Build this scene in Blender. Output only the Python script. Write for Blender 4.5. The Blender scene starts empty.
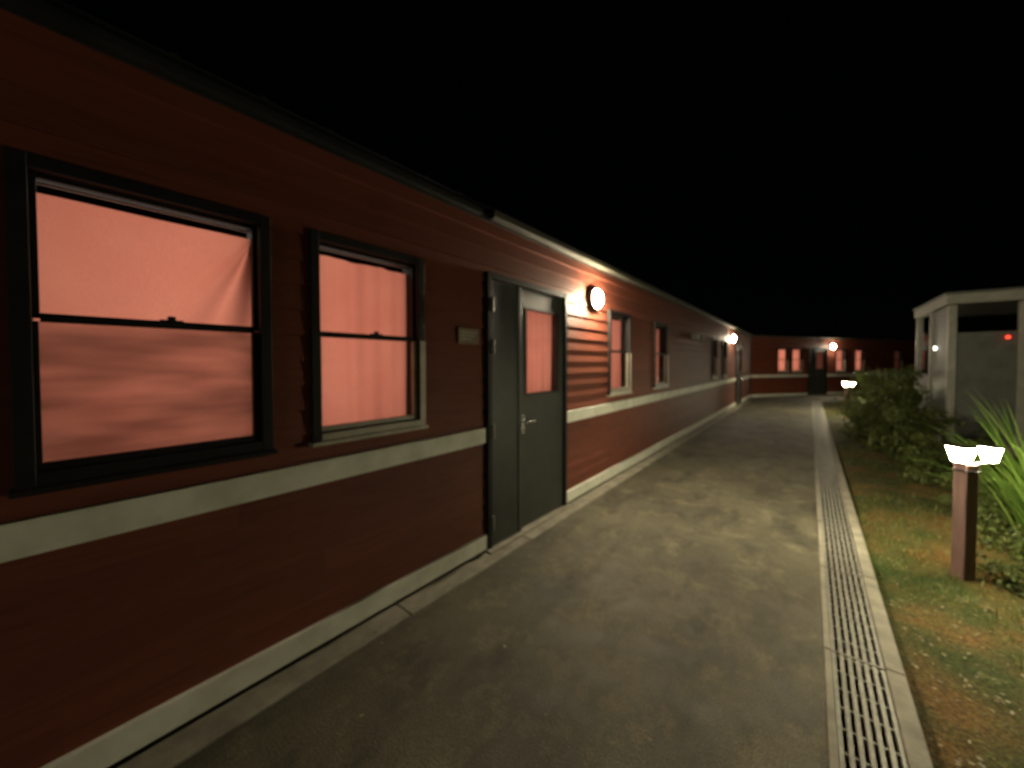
import bpy, math, random
import numpy as np
from mathutils import Vector, Matrix
random.seed(7); rng=np.random.default_rng(7)
S=bpy.context.scene
S.view_settings.view_transform='Standard'; S.view_settings.look='None'; S.view_settings.exposure=0

# ------------------------------------------------------------ materials
def newmat(name):
    m=bpy.data.materials.new(name); m.use_nodes=True
    nt=m.node_tree; nt.nodes.clear()
    out=nt.nodes.new('ShaderNodeOutputMaterial')
    return m,nt,out
def noise(nt,scale,detail=4,rough=.6,vec=None,stretch=None):
    tc=nt.nodes.new('ShaderNodeTexCoord')
    src=tc.outputs['Object']
    if stretch:
        mp=nt.nodes.new('ShaderNodeMapping'); mp.inputs['Scale'].default_value=stretch
        nt.links.new(src,mp.inputs['Vector']); src=mp.outputs['Vector']
    n=nt.nodes.new('ShaderNodeTexNoise'); n.inputs['Scale'].default_value=scale
    n.inputs['Detail'].default_value=detail; n.inputs['Roughness'].default_value=rough
    nt.links.new(src,n.inputs['Vector']); return n.outputs['Fac']
def ramp(nt,fac,stops):
    r=nt.nodes.new('ShaderNodeValToRGB'); e=r.color_ramp.elements
    while len(e)<len(stops): e.new(.5)
    for i,(p,c) in enumerate(stops):
        e[i].position=p; e[i].color=(*c,1)
    nt.links.new(fac,r.inputs['Fac']); return r.outputs['Color']
def bump(nt,h,strength,dist):
    b=nt.nodes.new('ShaderNodeBump'); b.inputs['Strength'].default_value=strength
    b.inputs['Distance'].default_value=dist; nt.links.new(h,b.inputs['Height']); return b.outputs['Normal']
def mixc(nt,a,b,fac,mode='MIX'):
    m=nt.nodes.new('ShaderNodeMix'); m.data_type='RGBA'; m.blend_type=mode
    for s,v in ((m.inputs[0],fac),(m.inputs[6],a),(m.inputs[7],b)):
        if isinstance(v,bpy.types.NodeSocket): nt.links.new(v,s)
        elif isinstance(v,(int,float)): s.default_value=v
        else: s.default_value=(*v,1)
    return m.outputs[2]
def pmat(name,c1,c2,scale=6,rough=.7,metal=0,bstr=.3,bdist=.003,bscale=None,stretch=None,spec=.5,lo=.3,hi=.7,rvar=.12):
    m,nt,out=newmat(name)
    p=nt.nodes.new('ShaderNodeBsdfPrincipled')
    f=noise(nt,scale,stretch=stretch)
    nt.links.new(ramp(nt,f,[(lo,c1),(hi,c2)]),p.inputs['Base Color'])
    mr=nt.nodes.new('ShaderNodeMapRange'); mr.inputs['To Min'].default_value=rough-rvar; mr.inputs['To Max'].default_value=min(1,rough+rvar)
    nt.links.new(f,mr.inputs['Value']); nt.links.new(mr.outputs[0],p.inputs['Roughness'])
    p.inputs['Metallic'].default_value=metal
    p.inputs['Specular IOR Level'].default_value=spec
    nt.links.new(bump(nt,noise(nt,bscale or scale*6,stretch=stretch,detail=2),bstr,bdist),p.inputs['Normal'])
    nt.links.new(p.outputs[0],out.inputs[0]); return m

# red weatherboard : board-by-board tone, streaks, weathering
def red_boards():
    m,nt,out=newmat('red_weatherboard_paint'); p=nt.nodes.new('ShaderNodeBsdfPrincipled')
    tc=nt.nodes.new('ShaderNodeTexCoord'); sp=nt.nodes.new('ShaderNodeSeparateXYZ'); nt.links.new(tc.outputs['Object'],sp.inputs[0])
    def mth(op,a,b=None):
        n=nt.nodes.new('ShaderNodeMath'); n.operation=op
        for i,v in enumerate((a,b)):
            if v is None: continue
            if isinstance(v,bpy.types.NodeSocket): nt.links.new(v,n.inputs[i])
            else: n.inputs[i].default_value=v
        return n.outputs[0]
    row=mth('FLOOR',mth('DIVIDE',mth('SUBTRACT',sp.outputs[2],.13),.125))
    col=mth('FLOOR',mth('ADD',mth('DIVIDE',sp.outputs[1],3.4),mth('MULTIPLY',row,.37)))
    cb=nt.nodes.new('ShaderNodeCombineXYZ'); nt.links.new(row,cb.inputs[0]); nt.links.new(col,cb.inputs[1])
    wn=nt.nodes.new('ShaderNodeTexWhiteNoise'); nt.links.new(cb.outputs[0],wn.inputs['Vector'])
    base=ramp(nt,wn.outputs['Value'],[(0,(.150,.040,.022)),(1,(.20,.055,.031))])
    streak=noise(nt,3,stretch=(1,1,14))
    c=mixc(nt,base,(.08,.026,.016),mth('MULTIPLY',ramp(nt,streak,[(.45,(0,0,0)),(.75,(1,1,1))]),.55))
    n2=noise(nt,9)
    c=mixc(nt,c,(.15,.07,.045),mth('MULTIPLY',ramp(nt,n2,[(.55,(0,0,0)),(.8,(1,1,1))]),.45))
    nt.links.new(c,p.inputs['Base Color']); p.inputs['Roughness'].default_value=.62
    p.inputs['Specular IOR Level'].default_value=.3
    nt.links.new(bump(nt,noise(nt,25,2,stretch=(1,.15,2)),.35,.004),p.inputs['Normal'])
    nt.links.new(p.outputs[0],out.inputs[0]); return m
M_RED=red_boards()
M_WHITE=pmat('white_trim_paint',(.60,.60,.50),(.84,.84,.74),5,.55,bstr=.25)
M_BLACK=pmat('black_frame_paint',(.007,.007,.007),(.015,.014,.013),14,.6,spec=.25)
M_DOOR=pmat('dark_door_paint',(.022,.026,.023),(.045,.05,.043),5,.48,bstr=.25,bdist=.002)
M_GREY=pmat('grey_aluminium_frame',(.28,.27,.21),(.42,.40,.33),10,.5,metal=.1)
M_STEEL=pmat('galvanised_steel',(.15,.145,.12),(.29,.28,.24),18,.55,metal=.25)
M_CHROME=pmat('handle_steel',(.6,.6,.58),(.7,.7,.68),18,.25,metal=1)
M_ROOF=pmat('roof_sheet',(.012,.014,.013),(.025,.026,.024),3,.75,spec=.2)
M_GUT=pmat('gutter_paint',(.04,.038,.028),(.075,.07,.052),6,.75,spec=.25)
M_CONC=pmat('concrete',(.15,.138,.105),(.30,.28,.22),6,.85,bstr=.5,bdist=.004,bscale=60)
M_SIGN=pmat('sign_plate',(.16,.11,.07),(.24,.17,.11),20,.5)
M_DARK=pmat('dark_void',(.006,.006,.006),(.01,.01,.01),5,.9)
M_INT=pmat('interior_lining',(.15,.12,.10),(.2,.17,.14),5,.8)
M_WOOD=pmat('bollard_timber',(.11,.06,.052),(.20,.12,.10),8,.7,stretch=(6,6,.6),bstr=.5)
M_KIOSK=pmat('kiosk_panel',(.07,.078,.066),(.12,.125,.11),4,.55)
M_KPOST=pmat('kiosk_pale_post',(.22,.22,.19),(.33,.33,.28),6,.5)
M_LAMPB=pmat('lamp_rim_plastic',(.10,.10,.095),(.16,.16,.15),8,.4)

def asphalt():
    m,nt,out=newmat('asphalt_path'); p=nt.nodes.new('ShaderNodeBsdfPrincipled')
    big=noise(nt,1.1,4,.6); mid=noise(nt,4.2,6,.7); fine=noise(nt,130,2,.7)
    c=ramp(nt,big,[(.32,(.050,.045,.028)),(.68,(.125,.112,.070))])
    c=mixc(nt,c,(.23,.205,.130),ramp(nt,mid,[(.50,(0,0,0)),(.72,(.75,.75,.75))]))
    c=mixc(nt,c,(.024,.022,.014),ramp(nt,noise(nt,2.3,5,.7,stretch=(1.5,.7,1)),[(.48,(0,0,0)),(.68,(.8,.8,.8))]))
    c=mixc(nt,c,ramp(nt,fine,[(.35,(.45,.45,.45)),(.7,(1.5,1.5,1.45))]),1.0,'MULTIPLY')
    nt.links.new(c,p.inputs['Base Color'])
    nt.links.new(ramp(nt,mid,[(.3,(.60,.60,.60)),(.7,(.92,.92,.92))]),p.inputs['Roughness'])
    nt.links.new(bump(nt,fine,.6,.006),p.inputs['Normal'])
    nt.links.new(p.outputs[0],out.inputs[0]); return m
M_ASPH=asphalt()
def soil():
    m,nt,out=newmat('garden_soil'); p=nt.nodes.new('ShaderNodeBsdfPrincipled')
    a=noise(nt,1.5,5,.65); b=noise(nt,12,5,.7); f=noise(nt,70,2,.7)
    c=ramp(nt,a,[(.38,(.125,.072,.020)),(.48,(.075,.064,.017)),(.58,(.034,.050,.010))])
    c=mixc(nt,c,(.24,.20,.08),ramp(nt,b,[(.56,(0,0,0)),(.76,(.7,.7,.7))]))
    c=mixc(nt,c,ramp(nt,f,[(.3,(.35,.35,.35)),(.7,(1.4,1.4,1.4))]),1.0,'MULTIPLY')
    nt.links.new(c,p.inputs['Base Color']); p.inputs['Roughness'].default_value=.95
    p.inputs['Specular IOR Level'].default_value=.2
    nt.links.new(bump(nt,b,.8,.02),p.inputs['Normal'])
    nt.links.new(p.outputs[0],out.inputs[0]); return m
M_SOIL=soil()
M_GROUND=pmat('open_ground',(.03,.035,.015),(.07,.06,.03),1.5,.95)

def leafmat(name,c1,c2,scale=8):
    m,nt,out=newmat(name); p=nt.nodes.new('ShaderNodeBsdfPrincipled')
    g=nt.nodes.new('ShaderNodeNewGeometry')
    c=ramp(nt,g.outputs['Random Per Island'],[(0,c1),(1,c2)])
    nt.links.new(c,p.inputs['Base Color']); p.inputs['Roughness'].default_value=.55
    t=nt.nodes.new('ShaderNodeBsdfTranslucent'); nt.links.new(c,t.inputs['Color'])
    mx=nt.nodes.new('ShaderNodeMixShader'); mx.inputs[0].default_value=.3
    nt.links.new(p.outputs[0],mx.inputs[1]); nt.links.new(t.outputs[0],mx.inputs[2])
    nt.links.new(mx.outputs[0],out.inputs[0]); return m
M_LEAF=leafmat('shrub_leaf',(.03,.05,.010),(.13,.16,.035))
M_FLAX=leafmat('flax_leaf',(.09,.18,.025),(.20,.31,.06))
M_GRASS=leafmat('grass_blade',(.06,.095,.018),(.19,.20,.05))
M_LITTER=leafmat('leaf_litter',(.14,.08,.03),(.32,.26,.11))

def emis(name,col,strength):
    m,nt,out=newmat(name); e=nt.nodes.new('ShaderNodeEmission')
    e.inputs[0].default_value=(*col,1); e.inputs[1].default_value=strength
    nt.links.new(e.outputs[0],out.inputs[0]); return m
M_WLAMP=emis('wall_lamp_diffuser',(1,.84,.58),1500)
M_WLAMP2=emis('dim_wall_lamp_diffuser',(1,.84,.60),650)  # weaker copy for the far lamps, dimmed to darken the far wall
M_BLAMP=emis('bollard_diffuser',(1,.90,.58),560)
M_RLED=emis('red_indicator',(1,.04,.02),5)
M_SLAMP=emis('kiosk_lamp_diffuser',(.95,1,.85),4)

def glass():
    m,nt,out=newmat('window_glass')
    t=nt.nodes.new('ShaderNodeBsdfTransparent'); t.inputs[0].default_value=(.93,.93,.93,1)
    g=nt.nodes.new('ShaderNodeBsdfGlossy'); g.inputs['Roughness'].default_value=.03
    nt.links.new(bump(nt,noise(nt,2.5,2),.05,.02),g.inputs['Normal'])
    f=nt.nodes.new('ShaderNodeFresnel'); f.inputs[0].default_value=1.5
    mx=nt.nodes.new('ShaderNodeMixShader'); nt.links.new(f.outputs[0],mx.inputs[0])
    nt.links.new(t.outputs[0],mx.inputs[1]); nt.links.new(g.outputs[0],mx.inputs[2]); nt.links.new(mx.outputs[0],out.inputs[0]); return m
M_GLASS=glass()
def screen():
    m,nt,out=newmat('insect_screen')
    t=nt.nodes.new('ShaderNodeBsdfTransparent'); t.inputs[0].default_value=(.95,.93,.90,1)
    d=nt.nodes.new('ShaderNodeBsdfDiffuse'); d.inputs[0].default_value=(.06,.05,.04,1)
    mx=nt.nodes.new('ShaderNodeMixShader'); 
    nt.links.new(ramp(nt,noise(nt,2.2,2,stretch=(1,.8,4)),[(.35,(.34,.34,.34)),(.62,(.66,.66,.66))]),mx.inputs[0])  # screen density also carries soft bands standing in for window reflections
    nt.links.new(t.outputs[0],mx.inputs[1]); nt.links.new(d.outputs[0],mx.inputs[2]); nt.links.new(mx.outputs[0],out.inputs[0]); return m
M_SCREEN=screen()
def curtain():
    m,nt,out=newmat('curtain_fabric')
    c=ramp(nt,noise(nt,2.0,3),[(.3,(.76,.245,.175)),(.7,(.86,.315,.225))])
    w=noise(nt,220,2,stretch=(1,1,.3))
    c=mixc(nt,c,ramp(nt,w,[(.3,(.93,.93,.93)),(.7,(1.05,1.05,1.05))]),1.0,'MULTIPLY')
    t=nt.nodes.new('ShaderNodeBsdfTranslucent'); nt.links.new(c,t.inputs[0])
    d=nt.nodes.new('ShaderNodeBsdfDiffuse'); d.inputs[0].default_value=(.45,.2,.17,1)
    mx=nt.nodes.new('ShaderNodeMixShader'); mx.inputs[0].default_value=.2
    nt.links.new(t.outputs[0],mx.inputs[1]); nt.links.new(d.outputs[0],mx.inputs[2]); nt.links.new(mx.outputs[0],out.inputs[0]); return m
M_CURT=curtain()

# ------------------------------------------------------------ mesh helpers
def link(o,parent=None):
    S.collection.objects.link(o)
    if parent: o.parent=parent
    return o
def mk(name,V,F,mat,parent=None,smooth=False,bevel=0):
    me=bpy.data.meshes.new(name); me.from_pydata([tuple(v) for v in V],[],[tuple(f) for f in F]); me.update()
    me.materials.append(mat)
    if smooth: me.polygons.foreach_set('use_smooth',[True]*len(me.polygons))
    o=bpy.data.objects.new(name,me); link(o,parent)
    if bevel:
        b=o.modifiers.new('bevel','BEVEL'); b.width=bevel; b.segments=2; b.limit_method='ANGLE'
    return o
def empty(name,loc=(0,0,0),rz=0,parent=None):
    o=bpy.data.objects.new(name,None); o.location=loc; o.rotation_euler=(0,0,rz); o.empty_display_size=.2
    return link(o,parent)
class B:
    def __init__(s): s.V=[]; s.F=[]
    def box(s,x0,x1,y0,y1,z0,z1):
        i=len(s.V)
        s.V+=[(x0,y0,z0),(x1,y0,z0),(x1,y1,z0),(x0,y1,z0),(x0,y0,z1),(x1,y0,z1),(x1,y1,z1),(x0,y1,z1)]
        s.F+=[(i,i+3,i+2,i+1),(i+4,i+5,i+6,i+7),(i,i+1,i+5,i+4),(i+1,i+2,i+6,i+5),(i+2,i+3,i+7,i+6),(i+3,i,i+4,i+7)]
    def quad(s,a,b,c,d):
        i=len(s.V); s.V+=[a,b,c,d]; s.F.append((i,i+1,i+2,i+3))
    def lathe(s,prof,axis='z',seg=24,org=(0,0,0)):
        i=len(s.V)
        for r,h in prof:
            for k in range(seg):
                a=2*math.pi*k/seg; p=(r*math.cos(a),r*math.sin(a),h)
                if axis=='x': p=(h,r*math.cos(a),r*math.sin(a))
                if axis=='y': p=(r*math.sin(a),h,r*math.cos(a))
                s.V.append((p[0]+org[0],p[1]+org[1],p[2]+org[2]))
        n=len(prof)
        for j in range(n-1):
            for k in range(seg):
                k2=(k+1)%seg
                s.F.append((i+j*seg+k,i+j*seg+k2,i+(j+1)*seg+k2,i+(j+1)*seg+k))
        s.F.append(tuple(i+(n-1)*seg+k for k in range(seg)))
        s.F.append(tuple(i+k for k in reversed(range(seg))))
    def frustum(s,cx,cy,z0,z1,a0,a1):
        i=len(s.V)
        for z,a in ((z0,a0),(z1,a1)):
            s.V+=[(cx-a,cy-a,z),(cx+a,cy-a,z),(cx+a,cy+a,z),(cx-a,cy+a,z)]
        s.F+=[(i,i+3,i+2,i+1),(i+4,i+5,i+6,i+7),(i,i+1,i+5,i+4),(i+1,i+2,i+6,i+5),(i+2,i+3,i+7,i+6),(i+3,i,i+4,i+7)]
    def obj(s,name,mat,parent=None,**k): return mk(name,s.V,s.F,mat,parent,**k)

ROW=.125
def cut_intervals(y0,y1,za,zb,ops):
    segs=[(y0,y1)]
    for (a,b,c,d) in ops:
        if c<zb-1e-5 and d>za+1e-5:
            n=[]
            for s0,s1 in segs:
                if b<=s0 or a>=s1: n.append((s0,s1)); continue
                if a>s0: n.append((s0,a))
                if b<s1: n.append((b,s1))
            segs=n
    return segs
def board_wall(y0,y1,z0,z1,ops):
    b=B(); k=0; z=z0
    while z<z1-1e-6:
        zt=min(z+ROW,z1)
        br=sorted({z,zt}|{q for o in ops for q in (o[2],o[3]) if z<q<zt})
        fx=lambda q:.022-.017*(q-z)/ROW
        for za,zb in zip(br[:-1],br[1:]):
            for s0,s1 in cut_intervals(y0,y1,za,zb,ops):
                b.quad((fx(za),s0,za),(fx(za),s1,za),(fx(zb),s1,zb),(fx(zb),s0,zb))
                if za==z: b.quad((.002,s0,z),(.002,s1,z),(fx(z),s1,z),(fx(z),s0,z))
        z=zt
    return b
def flat_wall(x,y0,y1,z0,z1,ops):
    b=B(); br=sorted({z0,z1}|{q for o in ops for q in (o[2],o[3]) if z0<q<z1})
    for za,zb in zip(br[:-1],br[1:]):
        for s0,s1 in cut_intervals(y0,y1,za,zb,ops):
            b.quad((x,s0,za),(x,s1,za),(x,s1,zb),(x,s0,zb))
    return b

def grid_curtain(name,par,y0,y1,z0,z1,x,style=0):
    nu,nv=80,50; V=[];F=[]
    ph=random.random()*6
    for j in range(nv+1):
        for i in range(nu+1):
            u=i/nu; v=j/nv; y=y0+(y1-y0)*u; z=z0+(z1-z0)*v
            dx=.013*math.sin(u*15+ph+.8*math.sin(v*2))+.005*math.sin(u*37+ph*2)
            if style==1:
                dx=.004*math.sin(u*9)
                # drape gathered towards the upper right corner
                ay=(y1-y); az=(z1-z)+.03
                if v>.45:
                    ang=math.atan2(ay,az); w=max(0,1-ang/.8)
                    dx+=.055*w*math.sin(ang*13)*min(1,(v-.45)*8)
                else:
                    dx+=.014*math.sin(v*34+u*3)*max(0,1-u*1.2)*min(1,(.45-v)*8)
            V.append((x+dx,y,z))
    for j in range(nv):
        for i in range(nu):
            a=j*(nu+1)+i; F.append((a,a+1,a+nu+2,a+nu+1))
    return mk(name,V,F,M_CURT,par,smooth=True)
def area_light(par,y,z,w,h,power):
    L=bpy.data.lights.new('room_light','AREA'); L.shape='RECTANGLE'; L.size=h; L.size_y=w
    L.energy=power; L.color=(1,.88,.74)
    o=bpy.data.objects.new('room_light',L); link(o,par)
    o.location=(-.42,y,z); o.rotation_euler=(0,math.radians(-90),0)
def window(par,y0,y1,z0=1.13,z1=2.12,style=0,grey=True,power=3.6,lit=True,screened=False,tilt=0):
    w=empty('sash_window',(0,0,0),0,par)
    zm=(z0+z1)/2+.015; t=.045
    f=B() # outer architrave
    f.box(-.13,.045,y0-t,y0,z0-t,z1+t); f.box(-.13,.045,y1,y1+t,z0-t,z1+t)
    f.box(-.13,.043,y0,y1,z1,z1+t); f.box(-.13,.043,y0,y1,z0-t,z0)
    f.obj('window_frame',M_BLACK,w,bevel=.003)
    s=B(); s.box(.0,.07,y0-t-.01,y1+t+.01,z0-t-.02,z0-t-.001); s.obj('window_sill',M_GREY if grey else M_BLACK,w,bevel=.004)
    u=B(); a=.016 # upper sash
    u.box(-.03,.0,y0,y0+a,zm,z1); u.box(-.03,.0,y1-a,y1,zm,z1); u.box(-.03,-.001,y0+a,y1-a,z1-a,z1)
    u.box(-.03,.012,y0+a,y1-a,zm-.012,zm+.016)
    ym=(y0+y1)/2+.02
    u.box(.012,.03,ym-.035,ym+.035,zm+.002,zm+.02); u.box(.014,.028,ym-.012,ym+.012,zm+.02,zm+.034)
    u.obj('upper_sash',M_BLACK,w,bevel=.002)
    l=B(); b=.026
    l.box(-.005,.022,y0,y0+b*.5,z0,zm-.012); l.box(-.005,.022,y1-b,y1,z0,zm-.012); l.box(-.005,.02,y0+b*.5,y1-b,z0,z0+b)
    l.obj('lower_sash',M_GREY if grey else M_BLACK,w,bevel=.002)
    if grey:
        l=B(); l.box(.046,.054,y1+.002,y1+t-.002,z0-t,zm-.01); l.box(.044,.052,y0,y1,z0-t+.004,z0-.006)
        l.obj('storm_channel',M_GREY,w,bevel=.002)
    g=B(); g.quad((-.015,y0+.01,zm),(-.015,y1-.01,zm),(-.015,y1-.01,z1-.01),(-.015,y0+.01,z1-.01))
    g.quad((.008+tilt,y0+.01,z0+.01),(.008-tilt,y1-.01,z0+.01),(.008-tilt,y1-.01,zm-.01),(.008+tilt,y0+.01,zm-.01))
    g.obj('window_glass',M_GLASS,w)
    if screened:
        g=B(); g.quad((.0,y0+.01,z0+.01),(.0,y1-.01,z0+.01),(.0,y1-.01,zm-.01),(.0,y0+.01,zm-.01)); g.obj('insect_screen',M_SCREEN,w)
    grid_curtain('curtain',w,y0-.03,y1+.03,z0-.04,z1-.042,-.09,style)
    r=B(); r.lathe([(.005,y0-.04),(.005,y1+.04)],'y',10,(-.075,0,z1-.012)); r.obj('curtain_rail',M_GREY,w)
    if lit: area_light(w,(y0+y1)/2,(z0+z1)/2+.09,(y1-y0)+.25,(z1-z0)+.46,power)
def door(par,y0,y1,zt=2.20,power=2.6):
    d=empty('entrance_door',(0,0,0),0,par)
    f=B(); t=.05
    f.box(-.1,.055,y0,y0+t,0,zt); f.box(-.1,.055,y1-t,y1,0,zt); f.box(-.1,.053,y0+t,y1-t,zt-t,zt)
    f.obj('door_frame',M_BLACK,d,bevel=.004)
    ys=y0+.42
    s=B(); s.box(-.02,.045,y0+t+.004,ys-.004,.025,zt-t-.004)
    s.box(.045,.056,ys-.035,ys+.012,.025,zt-t-.006)
    s.obj('side_leaf',M_DOOR,d,bevel=.004)
    ga,gb,gz0,gz1=y0+.53,y1-.17,1.215,1.97
    l=B(); X0,X1=-.02,.03
    l.box(X0,X1,ys+.014,ga,.025,zt-t-.004); l.box(X0,X1,gb,y1-t-.004,.025,zt-t-.004)
    l.box(X0,X1-.0005,ga,gb,.025,gz0); l.box(X0,X1-.0005,ga,gb,gz1,zt-t-.004)
    l.obj('main_leaf',M_DOOR,d)
    l=B()
    for a in ((ga-.014,ga,gz0-.014,gz1+.014),(gb,gb+.014,gz0-.014,gz1+.014),(ga,gb,gz1,gz1+.014),(ga,gb,gz0-.014,gz0)): l.box(X1,X1+.006,*a)
    l.obj('glazing_bead',M_BLACK,d)
    g=B(); g.quad((.024,ga,gz0),(.024,gb,gz0),(.024,gb,gz1),(.024,ga,gz1)); g.obj('door_glass',M_GLASS,d)
    grid_curtain('door_curtain',d,ga-.03,gb+.03,gz0-.03,gz1+.03,-.045)
    area_light(d,(ga+gb)/2,(gz0+gz1)/2,(gb-ga)+.2,(gz1-gz0)+.2,power)
    h=B(); yh=ys+.06
    h.box(.03,.036,yh-.02,yh+.02,.86,1.03)
    h.lathe([(.011,.036),(.011,.08)],'x',12,(0,yh,.97)); h.box(.07,.086,yh-.008,yh+.12,.961,.979)
    h.lathe([(.012,.036),(.012,.044)],'x',12,(0,yh,.89))
    h.obj('lever_handle',M_CHROME,d,bevel=.002)
    k=B()
    for z in (.22,.95,1.62,1.95): k.lathe([(.012,z-.055),(.012,z+.055)],'z',10,(.062,y0+t,0))
    k.obj('hinges',M_STEEL,d)
    k=B(); k.box(-.1,.1,y0-.02,y1+.02,-.02,.022); k.obj('door_threshold',M_CONC,d,bevel=.004)

def building(name,loc,rz,y0,y1,wins,doors,gut0=None):
    p=empty(name,loc,rz)
    ops=[(a-.045,b+.045,1.13-.045,2.12+.045) for a,b,*_ in wins]+[(a,b,0,2.20) for a,b,*_ in doors]
    dops=[o for o in ops if o[2]==0]
    board_wall(y0,y1,.13,2.63,ops).obj('weatherboard_wall',M_RED,p)
    flat_wall(-.10,y0,y1,-.05,2.63,ops).obj('inner_lining',M_INT,p)
    b=B()
    for s0,s1 in cut_intervals(y0,y1,.86,.97,dops): b.box(.002,.036,s0,s1,.862,.982)
    b.obj('mid_band',M_WHITE,p,bevel=.003)
    b=B()
    for s0,s1 in cut_intervals(y0,y1,.86,.97,dops): b.box(.0,.042,s0,s1,.025,.140)
    b.obj('skirting_board',M_WHITE,p,bevel=.003)
    b=B(); b.box(-.1,.0,y0,y1,-.1,.03); b.obj('foundation',M_CONC,p)
    b=B(); b.box(-6,-5.9,y0,y1,-.1,2.63); b.box(-5.9,-.105,y0-.02,y0+.08,-.1,2.63); b.box(-5.9,-.105,y1-.08,y1+.02,-.1,2.63)
    b.obj('rear_and_end_walls',M_RED,p)
    b=B(); b.box(-6,.02,y0,y1,2.631,2.65); b.obj('soffit',M_ROOF,p)
    b=B(); i=0
    b.V=[(.08,y0-.1,2.67),(.08,y1+.1,2.67),(-3,y1+.1,3.05),(-3,y0-.1,3.05),(-6.1,y1+.1,2.67),(-6.1,y0-.1,2.67)]
    b.F=[(0,1,2,3),(3,2,4,5),(0,3,5),(1,4,2)]
    y=y0
    while y<y1:
        j=len(b.V); b.V+=[(.081,y,2.672),(.081,y+.04,2.672),(.081,y+.02,2.685),(-3,y,3.052),(-3,y+.04,3.052),(-3,y+.02,3.065)]
        b.F+=[(j,j+2,j+5,j+3),(j+1,j+4,j+5,j+2),(j,j+1,j+2)]; y+=.3
    b.obj('roof',M_ROOF,p)
    b=B(); b.box(.0,.026,y0,y1,2.60,2.66); b.obj('fascia',M_ROOF,p)
    g0=gut0 if gut0 is not None else y0
    b=B(); L=y1
    prof=[(.03,2.665),(.03,2.615),(.05,2.60),(.085,2.60),(.10,2.62),(.10,2.668),(.094,2.668),(.094,2.622),(.083,2.607),(.052,2.607),(.037,2.618),(.037,2.665)]
    n=len(prof); b.V=[(x,g0,z) for x,z in prof]+[(x,L,z) for x,z in prof]
    b.F=[(i,(i+1)%n,n+(i+1)%n,n+i) for i in range(n)]+[tuple(range(n))]
    b.obj('gutter',M_GUT,p)
    if gut0 is not None:
        b=B(); b.box(.028,.07,y0,g0-.1,2.61,2.65); b.obj('barge_trim',M_ROOF,p,bevel=.003)
    for a,bb,*k in wins: window(p,a,bb,**(k[0] if k else {}))
    for a,bb,*k in doors: door(p,a,bb,**(k[0] if k else {}))
    return p

main=building('weatherboard_building',(-2,0,0),0,-9,18.70,
  [(-4.2,-3.58,{'power':.8}),(-.04,.60,{'style':1,'grey':False,'screened':True,'power':4.6}),(.865,1.478,{'power':4.5,'tilt':.008}),
   (4.43,5.05,{'power':4.8}),(6.17,6.79,{'power':3.0}),(10.7,11.3,{}),(12.2,12.8,{})],
  [(2.12,3.33,{'power':3.4}),(14.7,15.9)],gut0=2.15)
RZ=-math.atan2(.5657,.8246)
far=building('weatherboard_building',(-1.96,18.72,0),RZ,.0,17,
  [(1.5,2.08,{'power':5.5}),(2.35,2.93,{'power':5.5}),(5.1,5.68,{'power':5}),(6.4,6.98,{'power':5}),(9.2,9.8,{'power':.3})],[(3.3,4.5,{'power':.4})])

# ------------------------------------------------------------ wall lamps
def wall_lamp(loc,rz=0,mat=None):
    p=empty('wall_lamp',loc,rz)
    b=B(); b.lathe([(.108,.0),(.118,.012),(.118,.058),(.110,.062)],'x',32); b.obj('lamp_base',M_LAMPB,p,smooth=False)
    prof=[(.106*math.cos(t),.0625+.055*math.sin(t)) for t in [i*math.pi/2/7 for i in range(7)]]+[(.012,.1176)]
    b=B(); b.lathe(prof,'x',20); b.obj('lamp_diffuser',mat or M_WLAMP,p,smooth=True)
    return p
wall_lamp((-1.985,3.95,2.23)); wall_lamp((-1.985,13.7,2.27),0,M_WLAMP2)
fy=4.8; wall_lamp((-1.96+.5657*fy+.8246*.02,18.72+.8246*fy-.5657*.02,2.25),RZ,M_WLAMP2)

# sign
p=empty('door_sign',(-1.978,0,0)); b=B(); b.box(0,.012,1.83,2.04,1.63,1.745); b.obj('sign_plate',M_SIGN,p,bevel=.002)
b=B(); 
for i,z in enumerate((1.715,1.69,1.665)): b.box(.0121,.0135,1.85,2.02-.03*i,z-.004,z+.004)
b.obj('sign_lettering',M_GREY,p)
# unlit twin floodlight
p=empty('twin_floodlight',(-1.98,8.75,2.06)); b=B(); b.box(0,.05,-.06,.06,-.05,.05)
b.lathe([(.012,-.2),(.012,.2)],'y',8,(.05,0,0)); b.obj('bracket',M_GREY,p)
b=B()
for s in (-.22,.22): b.lathe([(.035,.02),(.06,.10),(.066,.15)],'x',16,(0,s,-.01))
b.obj('lamp_heads',M_STEEL,p)

# ------------------------------------------------------------ ground, path, drain
g=B(); g.quad((-150,-150,-.12),(150,-150,-.12),(150,150,-.12),(-150,150,-.12)); g.obj('ground',M_GROUND)
PV=[(-1.80,-10),(.078,-10),(.078,18.04),(.078+.5657*16,18.04+.8246*16),(-1.80+.5657*17.2,18.51+.8246*17.2),(-1.80,18.51)]
n=len(PV); V=[(x,y,0) for x,y in PV]+[(x,y,-.15) for x,y in PV]
mk('asphalt_path',V,[tuple(range(n))]+[(i,n+i,n+(i+1)%n,(i+1)%n) for i in range(n)],M_ASPH)
b=B(); y=-9.5
while y<18.4:
    L=1.2; h=.010+random.uniform(-.003,.003)
    b.box(-1.958,-1.802,y,y+L-.006,-.1,h); y+=L
b.obj('concrete_edging',M_CONC,bevel=.006)
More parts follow.
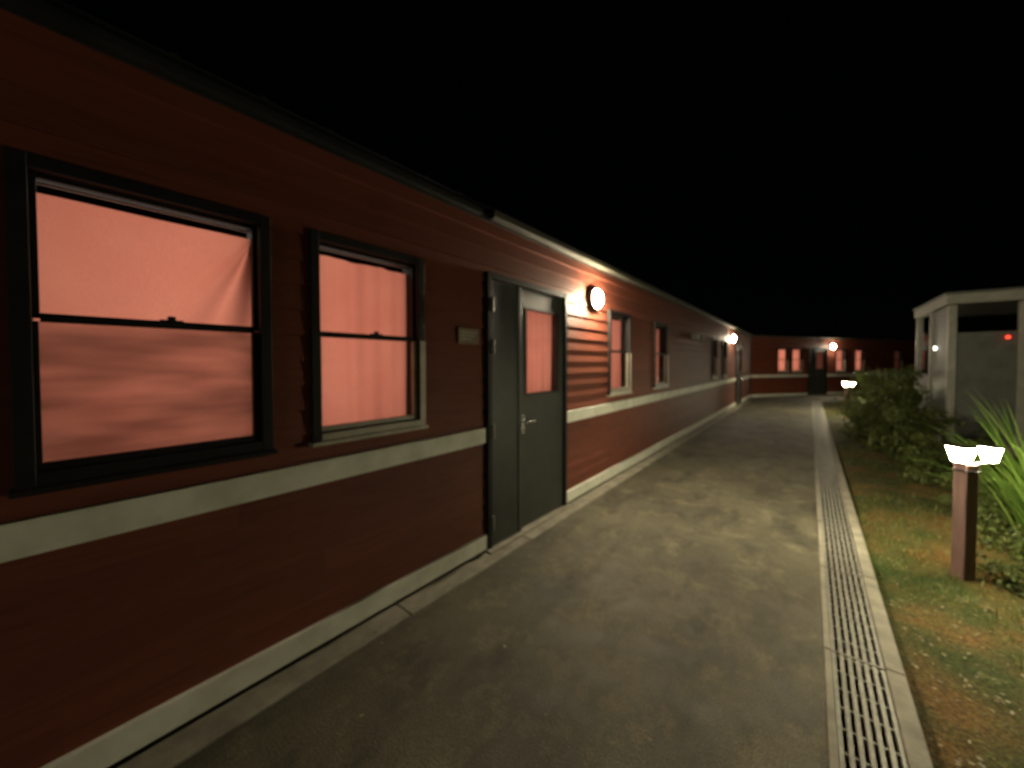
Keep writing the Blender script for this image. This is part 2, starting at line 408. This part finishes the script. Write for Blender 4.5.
# drain
p=empty('drainage_channel',(0,0,0))
b=B(); y=-9.5
while y<18:
    b.box(.079,.108,y,y+.994,-.11,.008+random.uniform(-.002,.002)); b.box(.308,.375,y,y+.994,-.11,.014+random.uniform(-.003,.003)); y+=1.0
b.obj('channel_edges',M_CONC,p,bevel=.004)
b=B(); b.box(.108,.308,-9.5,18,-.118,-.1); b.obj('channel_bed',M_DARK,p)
b=B(); y=-9.5
xs=np.linspace(.117,.299,7)
while y<18:
    for x in xs: b.box(x-.0075,x+.0075,y+.003,y+.994,-.035,.003+random.uniform(-.0006,.0006))
    for yy in np.linspace(y+.012,y+.985,9): b.box(.110,.306,yy-.005,yy+.005,-.030,-.004)
    b.box(.110,.306,y+.003,y+.016,-.03,.0015)
    y+=1.0
b.obj('grating',M_STEEL,p)

# garden bed (right)
nx,ny=120,200; X=np.concatenate([np.linspace(.376,5,90),np.linspace(5.3,60,31)]); Y=np.linspace(-10,60,ny+1)
def gz(x,y):
    a=.02*math.sin(x*3.1+y*1.3)+.015*math.sin(x*7.3-y*4.7)+.012*math.sin(y*9.1+x*2)+.008*math.sin(x*17+y*13)
    e=min(1,(x-.376)/.3); return -.03+a*e*.8+.012*e+ .02*max(0,min(1,(x-1)/3))
Vv=[(x,y,gz(x,y) if x<20 else -.03) for y in Y for x in X]; m_=len(X)
F=[(j*m_+i,j*m_+i+1,(j+1)*m_+i+1,(j+1)*m_+i) for j in range(ny) for i in range(m_-1)]
mk('garden_bed',Vv,F,M_SOIL,smooth=True)

# ------------------------------------------------------------ foliage
def leaf_cloud(name,loc,blobs,n,size,mat,up=.3):
    V=[];F=[]
    for k in range(n):
        c,r=blobs[rng.integers(len(blobs))]
        d=rng.normal(size=3); d/=np.linalg.norm(d); rr=rng.uniform(.3,1.0)**.5*(1+.25*math.sin(d[0]*9+d[2]*7+c[0]*5))
        q=np.array(c)+d*np.array(r)*rr
        if q[2]<.0: q[2]=abs(q[2])*.3+.02
        nrm=d+rng.normal(size=3)*.6+np.array([0,0,up]); nrm/=np.linalg.norm(nrm)
        t=np.cross(nrm,rng.normal(size=3)); t/=np.linalg.norm(t); bt=np.cross(nrm,t)
        s=size*rng.uniform(.6,1.4); i=len(V)
        V+=[tuple(q-t*s),tuple(q+bt*s*.42+nrm*s*.12),tuple(q+t*s),tuple(q-bt*s*.42+nrm*s*.12)]
        F.append((i,i+1,i+2,i+3))
    o=mk(name,V,F,mat); o.location=loc
    return o
def blobs_rand(n,lx,ly,h,r):
    out=[]
    for _ in range(n):
        rr=r*rng.uniform(.45,1.3); x=rng.uniform(-lx,lx); y=rng.uniform(-ly,ly)
        hh=h*(1-.45*(abs(y)/ly)**2)*(.75+.35*math.sin(y*2.3+1))
        out.append(((x,y,rng.uniform(.15,1)*hh),(rr,rr,rr*rng.uniform(.7,1.4))))
    return out
leaf_cloud('shrub',(1.2,10.6,0),blobs_rand(36,.45,2.3,1.35,.27),11000,.036,M_LEAF)
leaf_cloud('shrub',(1.6,13.4,0),blobs_rand(22,.5,1.5,1.25,.34),6000,.04,M_LEAF)
leaf_cloud('shrub',(1.45,7.1,0),blobs_rand(28,.40,1.1,.50,.17),6500,.026,M_LEAF)
leaf_cloud('shrub',(3.2,20.5,0),blobs_rand(20,1.4,1.2,1.0,.45),5000,.05,M_LEAF)
leaf_cloud('groundcover_plant',(1.5,4.9,0),blobs_rand(36,.48,1.3,.16,.12),8000,.018,M_LEAF)

def blades(name,items,mat):
    V=[];F=[]
    for (x,y,z,L,w,az,lean,curl) in items:
        i=len(V); ns=9 if L>.3 else 4; px,pz=0,0; a=lean
        ca,sa=math.cos(az),math.sin(az)
        for k in range(ns+1):
            t=k/ns; ww=w*(1-t**2.2)*(.6+.4*min(1,t*4))+.0004
            X0=x+px*ca; Y0=y+px*sa
            fold=ww*.25
            V+=[(X0-sa*ww,Y0+ca*ww,z+pz+fold),(X0,Y0,z+pz),(X0+sa*ww,Y0-ca*ww,z+pz+fold)]
            px+=L/ns*math.sin(a); pz+=L/ns*math.cos(a); a+=curl/ns
        for k in range(ns):
            j=i+k*3; F+=[(j,j+1,j+4,j+3),(j+1,j+2,j+5,j+4)]
    return mk(name,V,F,mat,smooth=True)
def flax(x,y,n,L):
    it=[]
    for k in range(n):
        az=random.uniform(0,6.283); r=random.uniform(0,.12)
        it.append((x+r*math.cos(az),y+r*math.sin(az),-.02,L*random.uniform(.6,1.1),random.uniform(.010,.017),az+random.uniform(-.4,.4),random.uniform(.02,.35),random.uniform(.1,1.7)**1.0))
    blades('flax_plant',it,M_FLAX)
flax(1.50,5.0,120,1.3); flax(2.0,5.3,80,1.3); flax(1.68,4.2,60,1.0)
it=[]
for k in range(15000):
    x=.40+abs(rng.normal())*1.2; y=.4+rng.uniform(0,1)**1.4*12
    if x>3.6: continue
    dens=math.sin(x*2.1+1)*math.sin(y*1.7)+.45*math.sin(x*5+y*3)+.3*math.sin(x*13-y*9)
    if dens<rng.uniform(-.4,.4) : continue
    it.append((x,y,gz(x,y)-.004,rng.uniform(.025,.10),rng.uniform(.0014,.003),rng.uniform(0,6.28),rng.uniform(.1,.9),rng.uniform(.2,1.4)))
blades('grass',it,M_GRASS)
V=[];F=[]
for k in range(3600):
    x=.40+abs(rng.normal())*1.1; y=rng.uniform(.6,12)
    q_=rng.uniform()
    if q_<.01: x=rng.uniform(-1.9,.35)*1.0
    elif q_<.06: x=-1.95+abs(rng.normal())*.12
    z=(gz(x,y)+.006) if x>.38 else .008
    s=rng.uniform(.005,.016); a=rng.uniform(0,6.28); t=np.array([math.cos(a),math.sin(a),rng.uniform(-.3,.3)])*s; bt=np.array([-math.sin(a),math.cos(a),rng.uniform(-.3,.3)])*s*.45
    q=np.array([x,y,z+.004]); i=len(V); V+=[tuple(q-t),tuple(q+bt),tuple(q+t),tuple(q-bt)]; F.append((i,i+1,i+2,i+3))
mk('leaf_litter',V,F,M_LITTER)

# ------------------------------------------------------------ bollard lights
def bollard(loc):
    p=empty('bollard_light',loc,math.atan2(.6273,.7788))
    b=B(); b.box(-.041,.041,-.041,.041,-.1,.80); b.obj('post',M_WOOD,p,bevel=.006)
    b=B(); b.box(-.06,.06,-.06,.06,-.1,-.005); b.obj('footing',M_CONC,p,bevel=.008)
    b=B(); b.box(-.045,.045,-.045,.045,.74,.755); b.box(-.03,.20,-.010,.010,.790,.803); b.obj('arm',M_BLACK,p,bevel=.003)
    for nm,cx,a in (('left',-.035,.050),('right',.165,.038)):
        b=B(); b.frustum(cx,0,.812,.908,a*.60,a); b.obj('diffuser_'+nm,M_BLAMP,p)
        b=B(); b.frustum(cx,0,.9085,.918,a*1.35,a*.9); b.frustum(cx,0,.804,.8115,a*.58,a*.62); b.obj('lantern_cap_'+nm,M_BLACK,p)
bollard((.85,3.94,0)); bollard((.87,14.7,0)); bollard((.85,-6.4,0))  # last one is unseen, added behind the camera to light the near wall

# ------------------------------------------------------------ kiosk
p=empty('kiosk_building',(1.85,9.7,0))
W,D,H=3.4,2.5,2.7
b=B()
for x in (0,.75,2.2,W-.1):
    b.box(x,x+.10,0,.10,.12,H-.22); b.box(x,x+.10,D-.1,D,.12,H-.22)
b.box(0,.1,D/2-.05,D/2+.05,.12,H-.22); b.obj('corner_posts',M_KPOST,p,bevel=.006)
b=B(); b.box(-.02,W+.02,-.02,D+.02,-.05,.12); b.obj('plinth',M_CONC,p)
b=B(); b.box(-.03,W+.03,-.03,D+.03,H-.20,H-.04); b.obj('fascia',M_KPOST,p,bevel=.006)
b=B(); b.box(-.05,W+.05,-.05,D+.05,H-.04,H+.0); b.obj('roof_slab',M_KIOSK,p,bevel=.006)
b=B(); ZP=1.95
for x0,x1 in ((.1,.75),(.85,2.2),(2.3,W-.1)): b.box(x0,x1,.03,.06,.12,ZP); b.box(x0,x1,.02,.08,ZP,ZP+.06)
b.box(.03,.06,.1,D/2-.05,.12,H-.22); b.box(.03,.06,D/2+.05,D-.1,.12,1.25); b.box(.1,W-.1,D-.06,D-.03,.12,H-.22); b.box(W-.06,W-.03,.1,D-.1,.12,H-.22)
b.obj('wall_panels',M_KIOSK,p)
b=B()
for x0,x1 in ((.1,.75),(.85,2.2),(2.3,W-.1)): b.quad((x0,.05,ZP+.06),(x1,.05,ZP+.06),(x1,.05,H-.22),(x0,.05,H-.22))
b.quad((.045,D/2+.05,1.25),(.045,D-.1,1.25),(.045,D-.1,H-.22),(.045,D/2+.05,H-.22))
b.obj('glazing',M_GLASS,p)
b=B(); b.box(.2,W-.2,D-.3,D-.1,.12,H-.25); b.box(.9,1.3,1.4,1.8,.12,1.5); b.obj('dark_interior_panels',M_DARK,p)  # near-black panel added behind the glazing so the glass looks dark
b=B(); b.lathe([(.020,-.02),(.020,.02)],'y',12,(.64,.0,1.91)); b.obj('red_indicator',M_RLED,p)
b=B(); b.lathe([(.035,-.05),(.035,-.02)],'x',14,(.03,.8,1.77)); b.obj('side_lamp',M_SLAMP,p)

# ------------------------------------------------------------ world + moon
w=bpy.data.worlds.new("World"); S.world=w; w.use_nodes=True
nt=w.node_tree; bg=nt.nodes['Background']; sky=nt.nodes.new('ShaderNodeTexSky'); sky.sky_type='NISHITA'; sky.sun_disc=False
sky.sun_elevation=math.radians(25); sky.sun_rotation=math.radians(120)
nt.links.new(sky.outputs[0],bg.inputs[0]); bg.inputs[1].default_value=.0001
L=bpy.data.lights.new('moon','SUN'); L.energy=.002; L.angle=math.radians(.5); L.color=(.8,.88,1)
o=bpy.data.objects.new('moon',L); link(o); o.rotation_euler=(math.radians(65),0,math.radians(60))

# ------------------------------------------------------------ camera
c=bpy.data.cameras.new('camera'); cam=bpy.data.objects.new('camera',c); link(cam)
c.sensor_width=36; c.lens=13.0; c.clip_start=.05; c.clip_end=500; c.shift_y=-.0117
c.dof.use_dof=True; c.dof.focus_distance=.3; c.dof.aperture_fstop=4.2
cam.location=(0,0,1.49); cam.rotation_euler=(math.radians(90-1.4),0,math.radians(38.85))
S.camera=cam
